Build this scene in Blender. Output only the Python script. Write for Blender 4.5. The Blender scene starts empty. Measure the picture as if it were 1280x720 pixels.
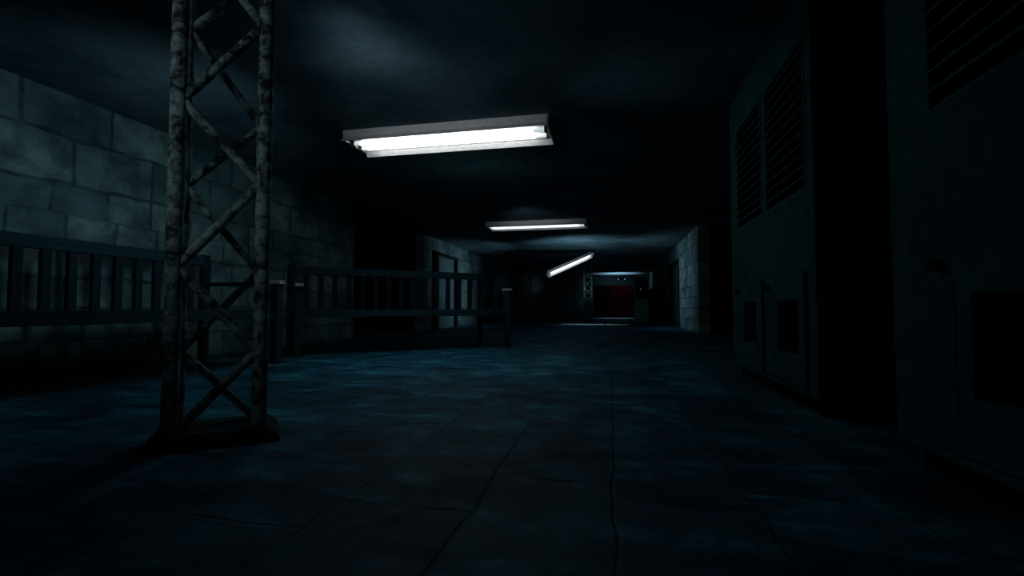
import bpy, bmesh, math, random
from mathutils import Vector, Matrix
random.seed(7)
S = bpy.context.scene
C = S.collection

# ------------------------------------------------------------------ helpers
def new_bm(): return bmesh.new()

def box(bm, x0, x1, y0, y1, z0, z1):
    v = [bm.verts.new(p) for p in ((x0,y0,z0),(x1,y0,z0),(x1,y1,z0),(x0,y1,z0),(x0,y0,z1),(x1,y0,z1),(x1,y1,z1),(x0,y1,z1))]
    for f in ((3,2,1,0),(4,5,6,7),(0,1,5,4),(1,2,6,5),(2,3,7,6),(3,0,4,7)):
        bm.faces.new([v[i] for i in f])
    return v

def tube(bm, a, b, r, seg=14, r2=None):
    a, b = Vector(a), Vector(b); d = b - a
    q = d.to_track_quat('Z', 'Y').to_matrix().to_4x4()
    m = Matrix.Translation((a + b) / 2) @ q
    bmesh.ops.create_cone(bm, cap_ends=True, segments=seg, radius1=r, radius2=r if r2 is None else r2, depth=d.length, matrix=m)

def rod(bm, a, b, r, rings=14, seg=12, amp=.0):
    """a bar with a slightly knobbly surface (flaking rust)"""
    a, b = Vector(a), Vector(b); d = b - a
    q = d.to_track_quat('Z', 'Y').to_matrix()
    prev = None; first = None
    for i in range(rings + 1):
        c = a + d * i / rings
        ring = []
        for k in range(seg):
            t = 2 * math.pi * k / seg
            rr = r * (1 + random.uniform(-amp, amp))
            ring.append(bm.verts.new(c + q @ Vector((rr * math.cos(t), rr * math.sin(t), 0))))
        if prev:
            for k in range(seg):
                bm.faces.new((prev[k], prev[(k+1) % seg], ring[(k+1) % seg], ring[k]))
        else: first = ring
        prev = ring
    bm.faces.new(list(reversed(first))); bm.faces.new(prev)

def holed(bm, u0, u1, v0, v1, holes, t0, t1, put):
    """a flat slab u0..u1 x v0..v1 with rectangular holes; put(u,v,t) -> point; t0..t1 is the thickness"""
    us = sorted({u0, u1, *[h[0] for h in holes], *[h[1] for h in holes]})
    vs = sorted({v0, v1, *[h[2] for h in holes], *[h[3] for h in holes]})
    solid = {}
    for i in range(len(us) - 1):
        for j in range(len(vs) - 1):
            cu, cv = (us[i] + us[i+1]) / 2, (vs[j] + vs[j+1]) / 2
            solid[i, j] = not any(h[0] < cu < h[1] and h[2] < cv < h[3] for h in holes)
    cache = {}
    def V(i, j, t):
        k = (i, j, t)
        if k not in cache: cache[k] = bm.verts.new(put(us[i], vs[j], t))
        return cache[k]
    for (i, j), s in solid.items():
        if not s: continue
        for t in (t0, t1):
            bm.faces.new((V(i,j,t), V(i+1,j,t), V(i+1,j+1,t), V(i,j+1,t)))
        for (di, dj, p, q) in ((-1,0,(i,j),(i,j+1)), (1,0,(i+1,j),(i+1,j+1)), (0,-1,(i,j),(i+1,j)), (0,1,(i,j+1),(i+1,j+1))):
            if not solid.get((i+di, j+dj), False):
                bm.faces.new((V(*p,t0), V(*q,t0), V(*q,t1), V(*p,t1)))
    bmesh.ops.recalc_face_normals(bm, faces=bm.faces[:])

def obj(name, bm, mat, parent=None, bevel=0, smooth=False):
    bmesh.ops.recalc_face_normals(bm, faces=bm.faces[:])
    me = bpy.data.meshes.new(name); bm.to_mesh(me); bm.free()
    me.materials.append(mat)
    if smooth: me.shade_smooth()
    o = bpy.data.objects.new(name, me); C.objects.link(o)
    if parent: o.parent = parent
    if bevel:
        m = o.modifiers.new('bevel', 'BEVEL'); m.width = bevel; m.segments = 2; m.limit_method = 'ANGLE'
    return o

def tag(o, label=None, cat=None, group=None, kind=None):
    if label: o['label'] = label
    if cat: o['category'] = cat
    if group: o['group'] = group
    if kind: o['kind'] = kind
    return o

def thing(name, loc, label, cat, rz=0, group=None):
    o = bpy.data.objects.new(name, None); o.empty_display_size = .2
    C.objects.link(o); o.location = loc; o.rotation_euler = (0, 0, rz)
    return tag(o, label, cat, group)

def dup(root, loc, rz, label):
    r = root.copy(); C.objects.link(r); r.location = loc; r.rotation_euler = (0, 0, rz); r['label'] = label
    for ch in list(root.children):
        c = ch.copy(); C.objects.link(c); c.parent = r
        for g in ch.children:
            d = g.copy(); C.objects.link(d); d.parent = c
    return r

def struct(name, bm, mat, parent=None, bevel=0):
    o = obj(name, bm, mat, parent, bevel)
    if not parent: o['kind'] = 'structure'
    return o

# ------------------------------------------------------------------ materials
class NT:
    def __init__(s, name):
        s.m = bpy.data.materials.new(name); s.m.use_nodes = True
        s.t = s.m.node_tree; s.b = s.t.nodes['Principled BSDF']; s.co = None
    def n(s, k, **kw):
        x = s.t.nodes.new(k)
        for a, v in kw.items(): setattr(x, a, v)
        return x
    def l(s, a, b): s.t.links.new(a, b)
    def coord(s):
        if not s.co: s.co = s.n('ShaderNodeTexCoord').outputs['Object']
        return s.co
    def noise(s, scale, detail=6, rough=.6, vec=None, dist=0):
        x = s.n('ShaderNodeTexNoise'); x.inputs['Scale'].default_value = scale
        x.inputs['Detail'].default_value = detail; x.inputs['Roughness'].default_value = rough
        x.inputs['Distortion'].default_value = dist
        s.l(vec or s.coord(), x.inputs['Vector']); return x
    def ramp(s, fac, stops):
        x = s.n('ShaderNodeValToRGB'); e = x.color_ramp.elements
        while len(e) < len(stops): e.new(.5)
        for i, (p, c) in enumerate(stops):
            e[i].position = p; e[i].color = (*c, 1) if len(c) == 3 else c
        s.l(fac, x.inputs['Fac']); return x.outputs['Color']
    def mix(s, fac, a, b, mode='MIX'):
        x = s.n('ShaderNodeMix', data_type='RGBA', blend_type=mode)
        if isinstance(fac, (int, float)): x.inputs[0].default_value = fac
        else: s.l(fac, x.inputs[0])
        for i, v in ((6, a), (7, b)):
            if isinstance(v, tuple): x.inputs[i].default_value = (*v, 1)
            else: s.l(v, x.inputs[i])
        return x.outputs[2]
    def math(s, op, a, b=0.0):
        x = s.n('ShaderNodeMath', operation=op)
        for i, v in ((0, a), (1, b)):
            if isinstance(v, (int, float)): x.inputs[i].default_value = v
            else: s.l(v, x.inputs[i])
        return x.outputs[0]
    def bump(s, h, strength=.4, dist=.02):
        x = s.n('ShaderNodeBump'); x.inputs['Strength'].default_value = strength
        x.inputs['Distance'].default_value = dist
        s.l(h, x.inputs['Height']); s.l(x.outputs['Normal'], s.b.inputs['Normal'])
    def done(s, col, rough=.8, spec=.2, metal=0):
        if isinstance(col, tuple): s.b.inputs['Base Color'].default_value = (*col, 1)
        else: s.l(col, s.b.inputs['Base Color'])
        if isinstance(rough, (int, float)): s.b.inputs['Roughness'].default_value = rough
        else: s.l(rough, s.b.inputs['Roughness'])
        s.b.inputs['Specular IOR Level'].default_value = spec
        s.b.inputs['Metallic'].default_value = metal
        return s.m

def blocks_vec(k, axes, warp=.05, wscale=2.2):
    """2-D coordinates in the surface's own plane, slightly warped so that joints wander"""
    sep = k.n('ShaderNodeSeparateXYZ'); k.l(k.coord(), sep.inputs[0])
    cmb = k.n('ShaderNodeCombineXYZ')
    k.l(sep.outputs[axes[0]], cmb.inputs[0]); k.l(sep.outputs[axes[1]], cmb.inputs[1])
    nz = k.noise(wscale, 3, .5, cmb.outputs[0])
    sub = k.n('ShaderNodeVectorMath', operation='SUBTRACT'); k.l(nz.outputs['Color'], sub.inputs[0]); sub.inputs[1].default_value = (.5,.5,.5)
    sc = k.n('ShaderNodeVectorMath', operation='SCALE'); k.l(sub.outputs[0], sc.inputs[0]); sc.inputs[3].default_value = warp * 2
    ad = k.n('ShaderNodeVectorMath', operation='ADD'); k.l(cmb.outputs[0], ad.inputs[0]); k.l(sc.outputs[0], ad.inputs[1])
    return ad.outputs[0]

def wall_mat(name, axes):
    """rough rendered blockwork: big blocks above, smaller broken ones below, joints soft and smudged"""
    k = NT(name)
    v = blocks_vec(k, axes, .05, 2.6)
    def brick(w, hgt, off, sq, c1, c2, mo, ms):
        br = k.n('ShaderNodeTexBrick'); k.l(v, br.inputs['Vector'])
        br.offset = off; br.offset_frequency = 2; br.squash = sq; br.squash_frequency = 3
        br.inputs['Scale'].default_value = 1
        for nm, c in (('Color1', c1), ('Color2', c2), ('Mortar', mo)): br.inputs[nm].default_value = (*c, 1)
        br.inputs['Mortar Size'].default_value = ms; br.inputs['Mortar Smooth'].default_value = 1
        br.inputs['Bias'].default_value = -.15
        br.inputs['Brick Width'].default_value = w; br.inputs['Row Height'].default_value = hgt
        return br
    args = ((.155, .265, .285), (.045, .115, .145), (.022, .058, .072), .030)
    big = brick(.78, .44, .43, .62, *args); small = brick(.46, .295, .37, .75, *args)
    sep = k.n('ShaderNodeSeparateXYZ'); k.l(v, sep.inputs[0])
    low = k.math('LESS_THAN', sep.outputs[1], 1.47)
    col = k.mix(low, big.outputs['Color'], small.outputs['Color'])
    fac = k.mix(low, big.outputs['Fac'], small.outputs['Fac'])
    sm = k.noise(5, 6, .6, v, .3)                                  # smudge the joints away in places
    col = k.mix(k.ramp(sm.outputs['Fac'], [(.42, (0,0,0)), (.62, (.75,.75,.75))]), col, (.07, .14, .16))
    bg = k.noise(1.1, 4, .55, v)
    col = k.mix(.85, col, k.ramp(bg.outputs['Fac'], [(.36, (.35,.46,.5)), (.5, (1,1,1)), (.64, (1.5,1.4,1.3))]), 'MULTIPLY')
    st = k.noise(3.2, 7, .65, v, .4)
    col = k.mix(.65, col, k.ramp(st.outputs['Fac'], [(.38, (.3,.4,.44)), (.54, (1,1,1))]), 'MULTIPLY')
    h = k.math('ADD', k.math('MULTIPLY', fac, -.8), k.math('MULTIPLY', st.outputs['Fac'], .8))
    k.bump(h, .3, .02)
    return k.done(col, .9, .08)

def plain_concrete(name, a, b, scale=1.3, rough=.85):
    k = NT(name)
    n1 = k.noise(scale, 8, .6); n2 = k.noise(scale * 9, 6, .7)
    col = k.ramp(n1.outputs['Fac'], [(.32, a), (.68, b)])
    col = k.mix(.5, col, k.ramp(n2.outputs['Fac'], [(.3, (.45,.45,.45)), (.65, (1,1,1))]), 'MULTIPLY')
    k.bump(n2.outputs['Fac'], .25, .01)
    return k.done(col, rough, .12)

def floor_mat():
    k = NT('stone floor')
    v = blocks_vec(k, (1, 0), .03, 3.5)
    br = k.n('ShaderNodeTexBrick'); k.l(v, br.inputs['Vector'])
    br.offset = .37; br.offset_frequency = 2; br.squash = .7; br.squash_frequency = 3
    br.inputs['Scale'].default_value = 1
    br.inputs['Color1'].default_value = (.015, .110, .170, 1); br.inputs['Color2'].default_value = (.008, .070, .115, 1)
    br.inputs['Mortar'].default_value = (.009, .050, .078, 1)
    br.inputs['Mortar Size'].default_value = .009; br.inputs['Mortar Smooth'].default_value = 1
    br.inputs['Brick Width'].default_value = .85; br.inputs['Row Height'].default_value = .42
    st = k.noise(2.3, 8, .68, v, .5)
    col = k.mix(.9, br.outputs['Color'], k.ramp(st.outputs['Fac'], [(.35, (.25,.3,.34)), (.5, (.7,.75,.8)), (.68, (2.6,2.0,1.7))]), 'MULTIPLY')
    mp = k.n('ShaderNodeMapping'); mp.inputs['Scale'].default_value = (2.6, .9, 1); k.l(v, mp.inputs[0])
    stk = k.noise(2.4, 7, .62, mp.outputs[0], .6)
    col = k.mix(.9, col, k.ramp(stk.outputs['Fac'], [(.42, (.5,.55,.6)), (.56, (1,1,1)), (.66, (2.4,2.0,1.8))]), 'MULTIPLY')
    f = k.noise(17, 6, .7, v)
    col = k.mix(.5, col, k.ramp(f.outputs['Fac'], [(.35, (.4,.4,.4)), (.65, (1.3,1.3,1.3))]), 'MULTIPLY')
    h = k.math('ADD', k.math('MULTIPLY', br.outputs['Fac'], -1.0), k.math('ADD', k.math('MULTIPLY', st.outputs['Fac'], 1.2), k.math('MULTIPLY', f.outputs['Fac'], .5)))
    k.bump(h, .35, .02)
    rg = k.ramp(f.outputs['Fac'], [(.3, (.5,.5,.5)), (.7, (.85,.85,.85))])
    return k.done(col, rg, .06)

def speckled(name, a, b, scale=14, lo=.42, hi=.58, rough=.75, bump=.3, spec=.2):
    k = NT(name)
    n1 = k.noise(scale, 8, .72, None, .6); n2 = k.noise(scale * .25, 4, .6)
    f = k.math('ADD', k.math('MULTIPLY', n1.outputs['Fac'], .65), k.math('MULTIPLY', n2.outputs['Fac'], .35))
    col = k.ramp(f, [(lo, a), (hi, b)])
    k.bump(n1.outputs['Fac'], bump, .006)
    return k.done(col, rough, spec)

def wood(name, a, b):
    k = NT(name)
    mp = k.n('ShaderNodeMapping'); mp.inputs['Scale'].default_value = (1.2, 9, 9); k.l(k.coord(), mp.inputs[0])
    n1 = k.noise(3, 6, .65, mp.outputs[0], .8)
    k.bump(n1.outputs['Fac'], .2, .005)
    return k.done(k.ramp(n1.outputs['Fac'], [(.3, a), (.7, b)]), .85, .05)

def flat(name, c, rough=.7, spec=.2, metal=0):
    k = NT(name); n = k.noise(20, 5, .6)
    col = k.mix(.35, c, k.ramp(n.outputs['Fac'], [(.3, (.4,.4,.4)), (.7, (1,1,1))]), 'MULTIPLY')
    return k.done(col, rough, spec, metal)

def glow(name, c, s):
    k = NT(name); k.b.inputs['Emission Color'].default_value = (*c, 1); k.b.inputs['Emission Strength'].default_value = s
    return k.done((.8,.8,.8), .4)

M = dict(
    wall=wall_mat('block wall', (1, 2)), wall_x=wall_mat('block cross wall', (0, 2)),
    ceil=plain_concrete('ceiling plaster', (.02,.06,.09), (.10,.165,.20), 1.1),
    concshade=plain_concrete('shade-dark concrete', (.002,.003,.006), (.005,.008,.012)),  # near-black colour paints the shade of the unlit side passage
    conc=plain_concrete('bare concrete', (.05,.09,.115), (.10,.16,.19), 1.5),
    floor=floor_mat(),
    rust=speckled('flaking painted steel', (.012,.022,.026), (.21,.30,.31), 22, .43, .58, .8, .6, .05),
    base=speckled('dark steel plate', (.008,.011,.013), (.03,.042,.05), 10, .4, .62, .9, .5, .03),
    cab=speckled('cabinet paint', (.007,.036,.044), (.016,.078,.088), 6, .38, .62, .85, .15, .03),
    cabin=flat('cabinet interior', (.006,.008,.01), .95, .02),
    louv=speckled('louvre paint', (.014,.06,.07), (.024,.11,.125), 9, .4, .6, .85, .1, .03),  # brighter than the cabinet paint so the blades look more lit
    wood=wood('dark bench wood', (.006,.022,.032), (.012,.042,.058)),
    woodlit=wood('lit arm cap wood', (.2,.24,.24), (.42,.46,.44)),  # pale copy of the bench wood, light on the caps put into colour
    woodshade=wood('shaded bench wood', (.004,.012,.02), (.01,.026,.038)),  # darker copy of the bench wood, silhouette shade put into its colour
    enamel=flat('white enamel', (.75,.77,.8), .5, .3), enamelin=flat('reflector enamel', (.88,.87,.8), .5, .3),
    socket=flat('lamp socket', (.05,.055,.05), .6), tube=glow('tube glow', (1,1,.95), 9.0), tube2=glow('distant tube glow', (.93,1,1), 1.4),
    tubeend=glow('dim tube end', (.75,.9,.95), .55),
    frame=flat('dark door frame', (.012,.02,.026), .8, .1), leaf=plain_concrete('door paint', (.06,.12,.16), (.10,.17,.2), 2),
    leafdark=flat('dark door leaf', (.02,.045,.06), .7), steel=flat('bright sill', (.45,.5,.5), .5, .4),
    lens=glow('lens glow', (.9,1,1), .9),
    red=speckled('red door paint', (.05,.001,.009), (.13,.002,.022), 5, .35, .6, .9, .1, .02), black=flat('black enamel', (.006,.006,.008), .8, .05),
    teal=flat('teal steel', (.09,.2,.2), .6), cable=flat('cable', (.01,.012,.014)), dot=glow('indicator', (.8,.9,.9), .10),
)

# ------------------------------------------------------------------ room shell
XL, XR, H = -4.98, 2.04, 2.6
YB, YE = -3.0, 31.0
CA, CB = 8.6, 12.2          # the side passage crosses between these
bm = new_bm(); box(bm, -12, 9, YB - .2, YE + .2, -.15, 0); struct('floor', bm, M['floor'])
bm = new_bm(); box(bm, -12, 9, YB - .2, YE + .2, H, H + .15); struct('ceiling', bm, M['ceil'])
bm = new_bm(); box(bm, XL - .25, XL, YB, CA, 0, H); struct('wall_left', bm, M['wall'])
bm = new_bm(); box(bm, XL - .25, XL, CB, YE, 0, H); struct('wall_left_far', bm, M['wall'])
bm = new_bm(); box(bm, XR, XR + .25, YB, CA, 0, H); struct('wall_right', bm, M['wall'])
bm = new_bm()
D2 = (15.55, 18.2, 0, 2.16)
holed(bm, CB, YE, 0, H, [D2], XR, XR + .25, lambda u, v, t: (t, u, v)); struct('wall_right_far', bm, M['wall'])
bm = new_bm(); box(bm, XL - .25, XR + .25, YB - .2, YB, 0, H); struct('wall_back', bm, M['wall_x'])
bm = new_bm()
holed(bm, XL - .25, XR + .25, 0, H, [(-1.14, 1.31, 0, 2.02)], YE, YE + .2, lambda u, v, t: (u, t, v)); struct('wall_end', bm, M['conc'])
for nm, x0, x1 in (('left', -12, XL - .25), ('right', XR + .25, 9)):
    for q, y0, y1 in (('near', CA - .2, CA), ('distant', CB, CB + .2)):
        bm = new_bm(); box(bm, x0, x1, y0, y1, 0, H); struct(f'wall_passage_{nm}_{q}', bm, M['concshade'])
bm = new_bm(); box(bm, -12.2, -12, CA - .2, CB + .2, 0, H); struct('wall_passage_left_end', bm, M['wall'])
bm = new_bm(); box(bm, 9, 9.2, CA - .2, CB + .2, 0, H); struct('wall_passage_right_end', bm, M['wall'])
# partition before the end bay: solid left piece, a gap, a concrete pillar and a lintel over the wide opening
bm = new_bm()
holed(bm, XL, -1.34, 0, H, [(-2.8, -2.02, 0, 2.2)], 25.4, 25.65, lambda u, v, t: (u, t, v)); struct('wall_partition', bm, M['conc'])
bm = new_bm(); box(bm, -1.34, XR, 25.4, 25.65, 2.47, H); struct('trim_1', bm, M['conc'])

# door_1: a dark frame that stands proud of the left wall, blue-grey leaf
d = thing('door_1', (XL, 13.78, 0), 'blue-grey door in a dark projecting frame on the far left wall', 'door'); d['kind'] = 'structure'
bm = new_bm(); box(bm, .0, .05, -.80, .80, 0, 2.12); obj('door_leaf', bm, M['leaf'], d)
bm = new_bm()
for a, b, z0, z1 in ((-.92, -.80, 0, 2.2), (.80, .92, 0, 2.2), (-.80, .80, 2.12, 2.2)): box(bm, 0, .15, a, b, z0, z1)
obj('door_frame', bm, M['frame'], d)
bm = new_bm(); tube(bm, (.05, -.66, 1.0), (.10, -.66, 1.0), .012); tube(bm, (.10, -.67, 1.0), (.10, -.54, 1.0), .011); obj('door_handle', bm, M['steel'], d)

# door_2: double door set into the right wall
d = thing('door_2', (XR, 16.87, 0), 'dark double door recessed in the far right wall', 'door'); d['kind'] = 'structure'
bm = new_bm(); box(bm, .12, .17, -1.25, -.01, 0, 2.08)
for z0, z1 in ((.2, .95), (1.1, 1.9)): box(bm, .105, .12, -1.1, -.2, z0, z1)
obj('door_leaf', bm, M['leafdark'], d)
bm = new_bm(); box(bm, .12, .17, .01, 1.25, 0, 2.08)
for z0, z1 in ((.2, .95), (1.1, 1.9)): box(bm, .105, .12, .2, 1.1, z0, z1)
obj('door_leaf', bm, M['leaf'], d)
bm = new_bm()
for a, b, z0, z1 in ((-1.31, -1.25, 0, 2.15), (1.25, 1.31, 0, 2.15), (-1.25, 1.25, 2.08, 2.15)): box(bm, -.03, .2, a, b, z0, z1)
obj('door_frame', bm, M['frame'], d)

# door_3: end wall double door, black leaf and red leaf
d = thing('door_3', (.085, YE, 0), 'double door in the end wall, left leaf black, right leaf red', 'door'); d['kind'] = 'structure'
bm = new_bm(); box(bm, -1.19, -.16, .06, .12, 0, 1.98); o = obj('door_leaf', bm, M['black'], d, .004); o['label'] = 'black left leaf'
bm = new_bm(); box(bm, -.14, 1.19, .06, .12, 0, 1.98); box(bm, -.02, 1.05, .045, .06, 1.1, 1.85); o = obj('door_leaf', bm, M['red'], d, .004); o['label'] = 'red right leaf'
bm = new_bm()
for a, b, z0, z1 in ((-1.22, -1.19, 0, 2.01), (1.19, 1.22, 0, 2.01), (-1.19, 1.19, 1.98, 2.01)): box(bm, a, b, -.02, .16, z0, z1)
obj('door_frame', bm, M['black'], d)
bm = new_bm(); box(bm, -1.1, 1.25, 28.1, 28.75, 0, .012); struct('trim_2', bm, M['steel'])

# ------------------------------------------------------------------ truss tower
def make_tower():
    t = thing('truss_tower', (-1.795, 1.92, 0), 'tall square lattice steel tower with flaking paint, nearest the camera', 'truss tower', math.radians(40), 'lattice steel towers')
    w = .170; dd = .10; R = .033
    P = {'fl': (-w, -dd), 'fr': (w, -dd), 'br': (w, dd), 'bl': (-w, dd)}
    for k, (x, y) in P.items():
        bm = new_bm(); rod(bm, (x, y, .02), (x, y, H - .01), R, 40, 14, .03); obj('post', bm, M['rust'], t, smooth=True)
    lv = [.05, .40, .78, 1.18, 1.52, 1.94, 2.30]
    sides = (('fl', 'fr', 0, .021), ('br', 'bl', 1, .0175), ('fr', 'br', 1, .0165), ('bl', 'fl', 0, .0165))
    for a, b, ph, r in sides:
        A, B = P[a], P[b]
        if a == 'br': A, B = P['bl'], P['br']
        for i in range(6):
            z0, z1 = max(lv[i] - .015, .04), lv[i+1] + .015
            lo, hi = (A, B) if (i + ph) % 2 == 0 else (B, A)
            bm = new_bm(); rod(bm, (*lo, z0), (*hi, z1), r, 12, 10, .05); obj('brace', bm, M['rust'], t, smooth=True)
    # base: low hipped steel plate
    bm = new_bm()
    bot = .255; top = .215; ry = .76
    for (h0, a), (h1, b) in (((0, bot), (.025, bot)), ((.025, bot), (.06, top))):
        lo = [bm.verts.new((sx * a, sy * a * ry, h0)) for sx, sy in ((-1,-1),(1,-1),(1,1),(-1,1))]
        hi = [bm.verts.new((sx * b, sy * b * ry, h1)) for sx, sy in ((-1,-1),(1,-1),(1,1),(-1,1))]
        for i in range(4): bm.faces.new((lo[i], lo[(i+1) % 4], hi[(i+1) % 4], hi[i]))
    bm.faces.new(hi)
    obj('base_plate', bm, M['base'], t, .004)
    return t
tower = make_tower()
dup(tower, (-1.09, 22.6, 0), math.radians(4), 'small distant lattice tower beside the lit end bay')

# ------------------------------------------------------------------ benches
def make_bench():
    t = thing('bench', (-4.52, 3.14, 0), '', 'bench', math.radians(90), 'slatted wooden benches')
    L = 2.94; h = L / 2; Dp = .93
    # local: x along the bench, back at y=0, front towards -y
    for s in (-1, 1):
        bm = new_bm(); box(bm, s*h - .04, s*h + .04, -.04, .04, 0, 1.2); obj('leg', bm, M['woodshade'], t, .006)
        bm = new_bm(); box(bm, s*h - .045, s*h + .045, -Dp - .045, -Dp + .045, 0, .86); obj('leg', bm, M['wood'], t, .006)
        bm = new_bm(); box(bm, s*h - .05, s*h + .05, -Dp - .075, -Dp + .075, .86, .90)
        o = obj('arm_cap', bm, M['woodlit'], t, .006); o['label'] = 'end of the armrest, coloured pale as if lit'
        bm = new_bm(); box(bm, s*h - .045, s*h + .045, -Dp + .076, -.041, .845, .885); obj('armrest', bm, M['woodshade'], t, .005)
    bm = new_bm(); box(bm, -h + .041, h - .041, -.035, .035, 1.075, 1.185); obj('top_rail', bm, M['wood'], t, .01)
    bm = new_bm(); box(bm, -h + .041, h - .041, -.03, .03, .50, .56); obj('lower_rail', bm, M['wood'], t, .005)
    bm = new_bm(); box(bm, -h + .046, h - .046, -Dp - .03, -Dp + .02, .485, .555); obj('front_rail', bm, M['wood'], t, .005)
    bm = new_bm()
    for i in range(6):
        y1 = -.045 - i * .147
        box(bm, -h + .05, h - .05, y1 - .135, y1, .556, .58)
    obj('seat', bm, M['wood'], t, .003)
    n = 14
    for i in range(n):
        x = -h + (i + 1) * L / (n + 1)
        bm = new_bm(); box(bm, x - .035, x + .035, -.022, .022, .56, 1.075); obj('slat', bm, M['woodshade'], t, .004)
    return t
b = make_bench()
b['label'] = 'dark slatted bench along the left wall behind the near tower'
dup(b, (-3.29, 6.90, 0), math.radians(42), 'dark slatted bench standing askew in mid-room beyond the near tower')
dup(b, (-4.45, 20.2, 0), math.radians(90), 'barely visible slatted bench against the left wall far down the corridor')

# ------------------------------------------------------------------ ventilation cabinets
def make_cabinet():
    t = thing('ventilation_cabinet', (1.08, 4.71, 0), '', 'cabinet', 0, 'louvred ventilation cabinets')
    W, D, T = 1.84, .88, 2.46           # local: s = distance from the far end = -y ; front plane x=0
    put = lambda u, v, tt: (tt, -u, v)
    LV = [(.25, .92), (1.03, 1.73)]; lz = (1.26, 2.15)
    HL = [(.45, .80), (1.26, 1.63)]; hz = (.325, .645)
    DO = [(.235, .93), (1.02, 1.72)]; dz = (.145, .81)
    bm = new_bm()
    holed(bm, 0, W, .10, T, [(a, c, *lz) for a, c in LV] + [(a - .0, c + .0, *hz) for a, c in HL], 0, .03, put)
    box(bm, .03, D, -.03, 0, .10, T); box(bm, .03, D, -W, -W + .03, .10, T); box(bm, .03, D, -W + .03, -.03, T - .03, T); box(bm, D - .03, D, -W + .03, -.03, .10, T - .03); box(bm, .03, D - .03, -W + .03, -.03, .10, .13)
    obj('body', bm, M['cab'], t, .004)
    bm = new_bm(); box(bm, .06, D - .04, -W + .05, -.05, 0, .10); obj('plinth', bm, M['cabin'], t)
    bm = new_bm(); box(bm, .20, .22, -W + .031, -.031, .131, T - .031); obj('inner_panel', bm, M['cabin'], t)
    for a, c in LV:
        p = new_bm()
        holed(p, a - .02, c + .02, lz[0] - .02, lz[1] + .02, [(a + .012, c - .012, lz[0] + .012, lz[1] - .012)], -.004, .0, put)
        f = obj('louvre_frame', p, M['cab'], t, .002)
        bm = new_bm(); n = 13; st = (lz[1] - lz[0]) / n
        for i in range(n):
            z = lz[0] + st * i
            y0, y1 = -c + .001, -a - .001
            # sloped blade: outer edge low, inner edge high
            vs = [bm.verts.new(q) for q in ((-.006, y0, z + .012), (-.006, y1, z + .012), (.045, y1, z + st * .78), (.045, y0, z + st * .78),
                                            (-.006, y0, z + .020), (-.006, y1, z + .020), (.045, y1, z + st * .78 + .008), (.045, y0, z + st * .78 + .008))]
            for q in ((3,2,1,0),(4,5,6,7),(0,1,5,4),(1,2,6,5),(2,3,7,6),(3,0,4,7)): bm.faces.new([vs[j] for j in q])
        obj('louvre', bm, M['louv'], f)
    for (a, c), (p, q) in zip(DO, HL):
        bm = new_bm()
        holed(bm, a, c, dz[0], dz[1], [(p, q, *hz)] + ([(p - .075, p - .068, .26, .69)]), -.02, -.001, put)
        dr = obj('access_door', bm, M['cab'], t, .003)
        bm = new_bm(); tube(bm, (-.05, -a - .085, .74), (-.02, -a - .085, .74), .022, 16, .018); obj('knob', bm, M['cabin'], dr, .004)
        bm = new_bm(); box(bm, -.019, -.002, -(p - .0685), -(p - .0745), .262, .688); obj('seam', bm, M['cabin'], dr)
    return t
cb = make_cabinet()
cb['label'] = 'tall grey-green louvred cabinet on the right, the farther one with both louvres visible'
dup(cb, (1.08, 2.15, 0), 0, 'tall grey-green louvred cabinet cut off by the right edge of the photo')

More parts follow.
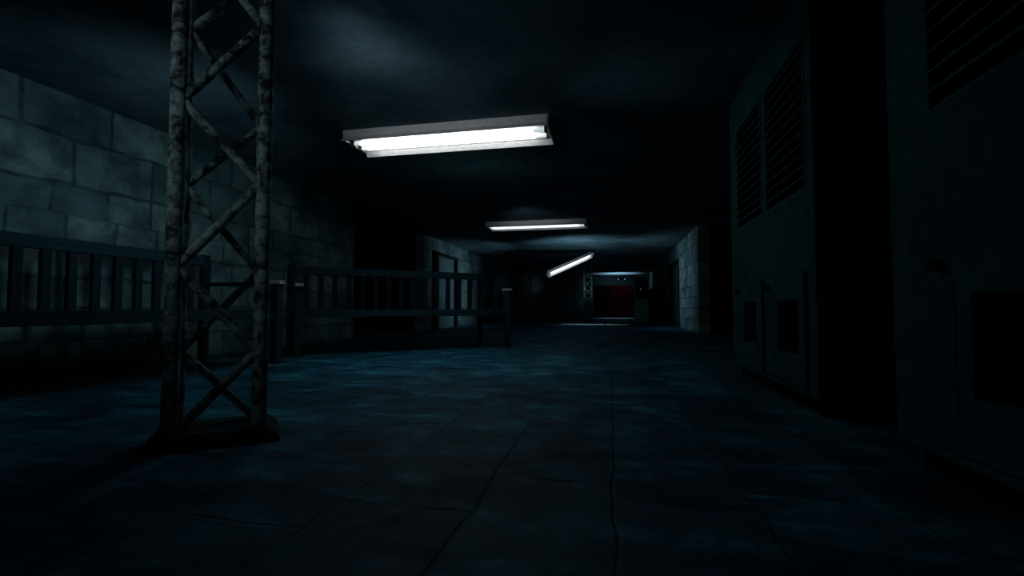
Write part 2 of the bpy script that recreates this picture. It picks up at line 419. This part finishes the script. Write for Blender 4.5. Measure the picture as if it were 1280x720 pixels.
# ------------------------------------------------------------------ fluorescent lamps
def make_lamp(name, loc, label, tubemat, rot=(0, 0, 0), rod_len=0):
    """local: length along x, hangs down from z=0 ; opening faces down"""
    t = thing(name, loc, label, 'ceiling lamp', 0, 'fluorescent tube lamps'); t.rotation_euler = rot
    L = 1.155; yw = .305; zb = -.135
    # housing: one bent sheet - upright side, flared lip, with an inner skin
    prof = [(-.26, 0), (-.26, -.085), (-yw, zb), (-yw + .012, zb), (-.245, -.085), (-.08, -.03), (.08, -.03), (.245, -.085), (yw - .012, zb), (yw, zb), (.26, -.085), (.26, 0)]
    bm = new_bm()
    A = [bm.verts.new((-L, y, z)) for y, z in prof]; B = [bm.verts.new((L, y, z)) for y, z in prof]
    n = len(prof)
    for i in range(n): bm.faces.new((A[i], A[(i+1) % n], B[(i+1) % n], B[i]))
    bm.faces.new(A); bm.faces.new(B)
    bmesh.ops.triangulate(bm, faces=[f for f in bm.faces if len(f.verts) > 4])
    o = obj('housing', bm, M['enamel'], t)
    for s in (-1, 1):
        bm = new_bm(); 
        pr = [(-.255, -.001), (-.255, -.085), (-yw + .006, zb + .002), (yw - .006, zb + .002), (.255, -.085), (.255, -.001)] if s > 0 else [(-.255, -.001), (-.255, -.085), (-.2, -.10), (.2, -.10), (.255, -.085), (.255, -.001)]
        x0, x1 = (L, L + .012) if s > 0 else (-L - .012, -L)
        a = [bm.verts.new((x0, y, z)) for y, z in pr]; c = [bm.verts.new((x1, y, z)) for y, z in pr]
        for i in range(len(pr)): bm.faces.new((a[i], a[(i+1) % len(pr)], c[(i+1) % len(pr)], c[i]))
        bm.faces.new(a); bm.faces.new(c)
        obj('end_cap', bm, M['enamelin'], t)
    for y in (-.085, .085):
        bm = new_bm(); tube(bm, (-L + .12, y, -.098), (L - .17, y, -.098), .024, 16)
        tb = obj('tube', bm, tubemat, t, smooth=False)
        bm = new_bm(); tube(bm, (-L + .05, y, -.098), (-L + .12, y, -.098), .0235, 16); obj('tube_end', bm, M['tubeend'], tb)
        bm = new_bm(); tube(bm, (L - .17, y, -.098), (L - .05, y, -.098), .0235, 16); obj('tube_end', bm, M['tubeend'], tb)
        for s in (-1, 1):
            bm = new_bm(); box(bm, min(s*(L-.05), s*(L-.015)), max(s*(L-.05), s*(L-.015)), y - .03, y + .03, -.13, -.06)
            obj('lamp_socket', bm, M['socket'], t, .004)
    return t
make_lamp('fluorescent_lamp', (-1.795, 5.09, H - .001), 'large lit twin-tube ceiling lamp nearest the camera', M['tube'])
make_lamp('fluorescent_lamp', (-1.71, 11.0, H - .001), 'lit ceiling lamp seen nearly edge-on, second down the corridor', M['tube2'])
# third lamp has dropped at one end and swings on its flex
A, B = Vector((-1.98, 14.95, 1.70)), Vector((-.72, 16.55, 2.44))
dv = (B - A).normalized(); mid = (A + B) / 2
up = Vector((-.15, .75, .65)); zz = (up - up.dot(dv) * dv).normalized(); yy = zz.cross(dv)
q = Matrix((dv, yy, zz)).transposed()
hl = make_lamp('fluorescent_lamp', mid, 'lit lamp hanging tilted from one flex, third down the corridor', M['tube2'], q.to_euler())
hl.scale = (.95, .36, .8)
bm = new_bm(); tube(bm, (-.98, 16.15, 2.345), (-.98, 16.15, H), .012, 8)
tag(obj('hanging_flex', bm, M['cable']), 'short dark flex holding the tilted lamp to the ceiling', 'cable')

# ------------------------------------------------------------------ far end things
c = thing('control_cabinet', (1.10, 18.85, 0), 'teal steel cabinet with a black upper screen, in front of the end bay', 'cabinet')
bm = new_bm(); box(bm, -.245, .245, -.25, .25, .06, 1.80); obj('body', bm, M['teal'], c, .01)
bm = new_bm(); box(bm, -.22, .22, -.22, .22, 0, .06); obj('plinth', bm, M['black'], c)
bm = new_bm(); holed(bm, -.235, .235, .95, 1.76, [(-.20, .20, 1.0, 1.71)], -.275, -.25, lambda u, v, t: (u, t, v)); sf = obj('screen_frame', bm, M['black'], c)
bm = new_bm(); box(bm, -.20, .20, -.262, -.251, 1.0, 1.71); obj('screen', bm, M['black'], sf)
bm = new_bm(); tube(bm, (-.04, -.285, 1.30), (-.04, -.262, 1.30), .022, 12); obj('indicator_light', bm, M['dot'], sf)
bm = new_bm(); box(bm, .17, .19, -.28, -.25, .4, .6); obj('handle', bm, M['steel'], c, .003)

c = thing('storage_locker', (1.66, 18.85, 0), 'low black locker to the right of the teal cabinet', 'cabinet')
bm = new_bm(); box(bm, -.28, .28, -.25, .25, .05, 1.32); obj('body', bm, M['black'], c, .01)
bm = new_bm(); box(bm, -.25, .25, -.2, .2, 0, .05); obj('plinth', bm, M['black'], c)
for s in (-1, 1):
    bm = new_bm(); box(bm, min(s*.01, s*.26), max(s*.01, s*.26), -.268, -.25, .08, 1.28); dr = obj('door', bm, M['black'], c, .004)
    bm = new_bm(); box(bm, min(s*.03, s*.045), max(s*.03, s*.045), -.285, -.268, .6, .75); obj('handle', bm, M['cabin'], dr)

for x0, x1, y, lab in ((-1.80, -.28, 17.55, 'long pale metal strip lying on the floor below the end bay'), (-.22, .55, 17.45, 'short pale metal strip lying on the floor before the teal cabinet')):
    bm = new_bm(); box(bm, x0, x1, y - .12, y + .12, 0, .022)
    for i in range(3):
        xx = x0 + (i + .5) * (x1 - x0) / 3; tube(bm, (xx, y, .022), (xx, y, .027), .012, 10)
    tag(obj('floor_strip', bm, M['steel'], None, .003), lab, 'metal strip', 'pale metal floor strips')

c = thing('junction_box', (-4.0, 25.398, 0), 'narrow blue-grey electrical box on the dim partition, above the far bench', 'electrical box')
bm = new_bm(); box(bm, -.2, .2, -.18, 0, 1.18, 2.34); obj('body', bm, M['leaf'], c, .01)
bm = new_bm(); box(bm, -.17, .17, -.195, -.18, 1.22, 2.30); dr = obj('door', bm, M['leaf'], c, .004)
bm = new_bm(); tube(bm, (.12, -.21, 1.7), (.12, -.195, 1.7), .015, 10); obj('knob', bm, M['black'], dr)
bm = new_bm(); tube(bm, (0, -.05, 2.34), (0, -.05, H), .025, 10); obj('conduit', bm, M['black'], c)

c = thing('emergency_light', (.6, YE, 2.42), 'tiny twin-headed lamp high on the end wall above the double door', 'wall lamp')
bm = new_bm(); box(bm, -.12, .12, -.08, 0, -.05, .05); obj('body', bm, M['black'], c, .006)
for s in (-1, 1):
    bm = new_bm(); tube(bm, (s*.19, -.16, -.01), (s*.19, -.05, .01), .055, 16, .04); hd = obj('lamp_head', bm, M['black'], c)
    bm = new_bm(); tube(bm, (s*.19, -.166, -.012), (s*.19, -.16, -.01), .02, 12); obj('lens', bm, M['lens'], hd)
    bm = new_bm(); tube(bm, (s*.11, -.05, .0), (s*.17, -.07, .0), .012, 8); obj('arm', bm, M['black'], c)

# ------------------------------------------------------------------ light
def point(name, loc, w, col, r=.25):
    l = bpy.data.lights.new(name, 'POINT'); l.energy = w; l.color = col; l.shadow_soft_size = r
    o = bpy.data.objects.new(name, l); C.objects.link(o); o.location = loc; return o
def spot(name, loc, to, w, col, ang, blend=1.0, r=.2):
    l = bpy.data.lights.new(name, 'SPOT'); l.energy = w; l.color = col; l.spot_size = math.radians(ang); l.spot_blend = blend; l.shadow_soft_size = r
    o = bpy.data.objects.new(name, l); C.objects.link(o); o.location = loc
    o.rotation_euler = (Vector(to) - Vector(loc)).to_track_quat('-Z', 'Y').to_euler(); return o
cool = (.72, .93, 1.0)  # spots below are unseen additions, each brightening one zone
spot('light_near_wall', (-2.5, 3.3, 1.4), (-5, 3.8, 2.05), 30, cool, 112)
spot('light_near_ceiling', (-1.7, 3.3, 1.25), (-1.55, 3.5, 2.6), 4.5, cool, 125)
spot('light_lamp_face', (-1.85, 2.5, 2.2), (-1.8, 4.8, 2.52), 27, (.93, .96, 1), 70)
spot('light_tower', (-2.0, .1, 1.9), (-1.65, 1.9, 1.55), 20, (.9, 1, 1), 78)
point('light_halo_fill', (-1.9, 6.3, 1.9), 1.4, (.6, 1, .9), .3)  # added unseen light, stands in for the halo around the lamp
spot('light_second_lamp_face', (-1.7, 8.8, 2.1), (-1.7, 10.8, 2.52), 15, (.9, .95, 1), 62)
spot('light_cabinet', (-.9, 4.8, 2.1), (1.08, 3.9, 2.1), 7, (.6, .95, 1), 80)
spot('light_floor', (-2.0, 5.2, 2.3), (-1.9, 5.2, 0), 22, (.85, .97, 1), 95)
spot('light_floor_near', (-2.4, 3.3, 2.4), (-2.5, 3.2, 0), 12, (.42, .92, 1), 125)
spot('light_near_cabinet', (-.9, 2.4, 1.7), (1.08, 1.75, .9), 3.2, (.5, .95, 1), 85)
spot('light_far_ceiling', (-1.0, 13.9, 1.2), (-.9, 14.7, 2.6), 110, cool, 125)
spot('light_far_left_wall', (-2.0, 14.6, 1.2), (-5, 15.0, 1.6), 110, cool, 100)
spot('light_far_right_wall', (-.6, 14.6, 1.6), (2.04, 14.6, 1.5), 80, cool, 110)
spot('light_far_floor', (-1.2, 16.8, 2.3), (-1.2, 17.4, 0), 40, cool, 66)
spot('light_far_bench', (-1.8, 18.6, 1.7), (-3.8, 20.6, .9), 14, cool, 60)
spot('light_box', (-3.4, 23.6, 1.6), (-4, 25.2, 1.8), 6, cool, 40)
spot('light_end_ceiling', (.3, 28.2, 1.2), (.3, 28.4, 2.6), 420, cool, 105)
spot('light_end_right_wall', (.6, 27.0, 2.0), (2.04, 26.6, 2.2), 14, (.85, .97, 1), 80)
spot('light_end_wall', (0, 29.0, 1.9), (0, 31, 2.3), 10, cool, 80)
spot('light_strips', (-.6, 16.2, 1.9), (-.6, 17.5, 0), 55, cool, 62)
spot('light_red_door', (.9, 29.0, 1.9), (.95, 31, 1.95), 3.5, (1, .85, .9), 26)
spot('light_sill', (.2, 28.5, 2.4), (.2, 28.4, 0), 160, cool, 60)
spot('light_far_tower', (-1.5, 20.3, 1.9), (-1.09, 22.6, 1.6), 70, cool, 34)
for p in ((-1, 2, 1.2), (-1.5, 10, 1.4), (-1.5, 22, 1.4)):
    point('light_dim_blue', p, .9, (.10, .5, 1), 1.0)  # unseen fill added to tint the dark areas blue

w = bpy.data.worlds.new('world'); S.world = w; w.use_nodes = True
w.node_tree.nodes['Background'].inputs[0].default_value = (.1, .3, .5, 1)
w.node_tree.nodes['Background'].inputs[1].default_value = .004

# ------------------------------------------------------------------ camera
cam = bpy.data.cameras.new('camera'); cam.sensor_width = 36; cam.lens = 600 / 1280 * 36; cam.clip_start = .05; cam.clip_end = 200
co = bpy.data.objects.new('camera', cam); C.objects.link(co)
co.location = (0, 0, .6)
co.rotation_euler = (math.radians(90) + math.atan(25 / 600), 0, math.atan(125 / 600))
S.camera = co
S.view_settings.view_transform = 'Standard'
S.view_settings.look = 'None'
S.view_settings.exposure = 0
S.view_settings.gamma = 1
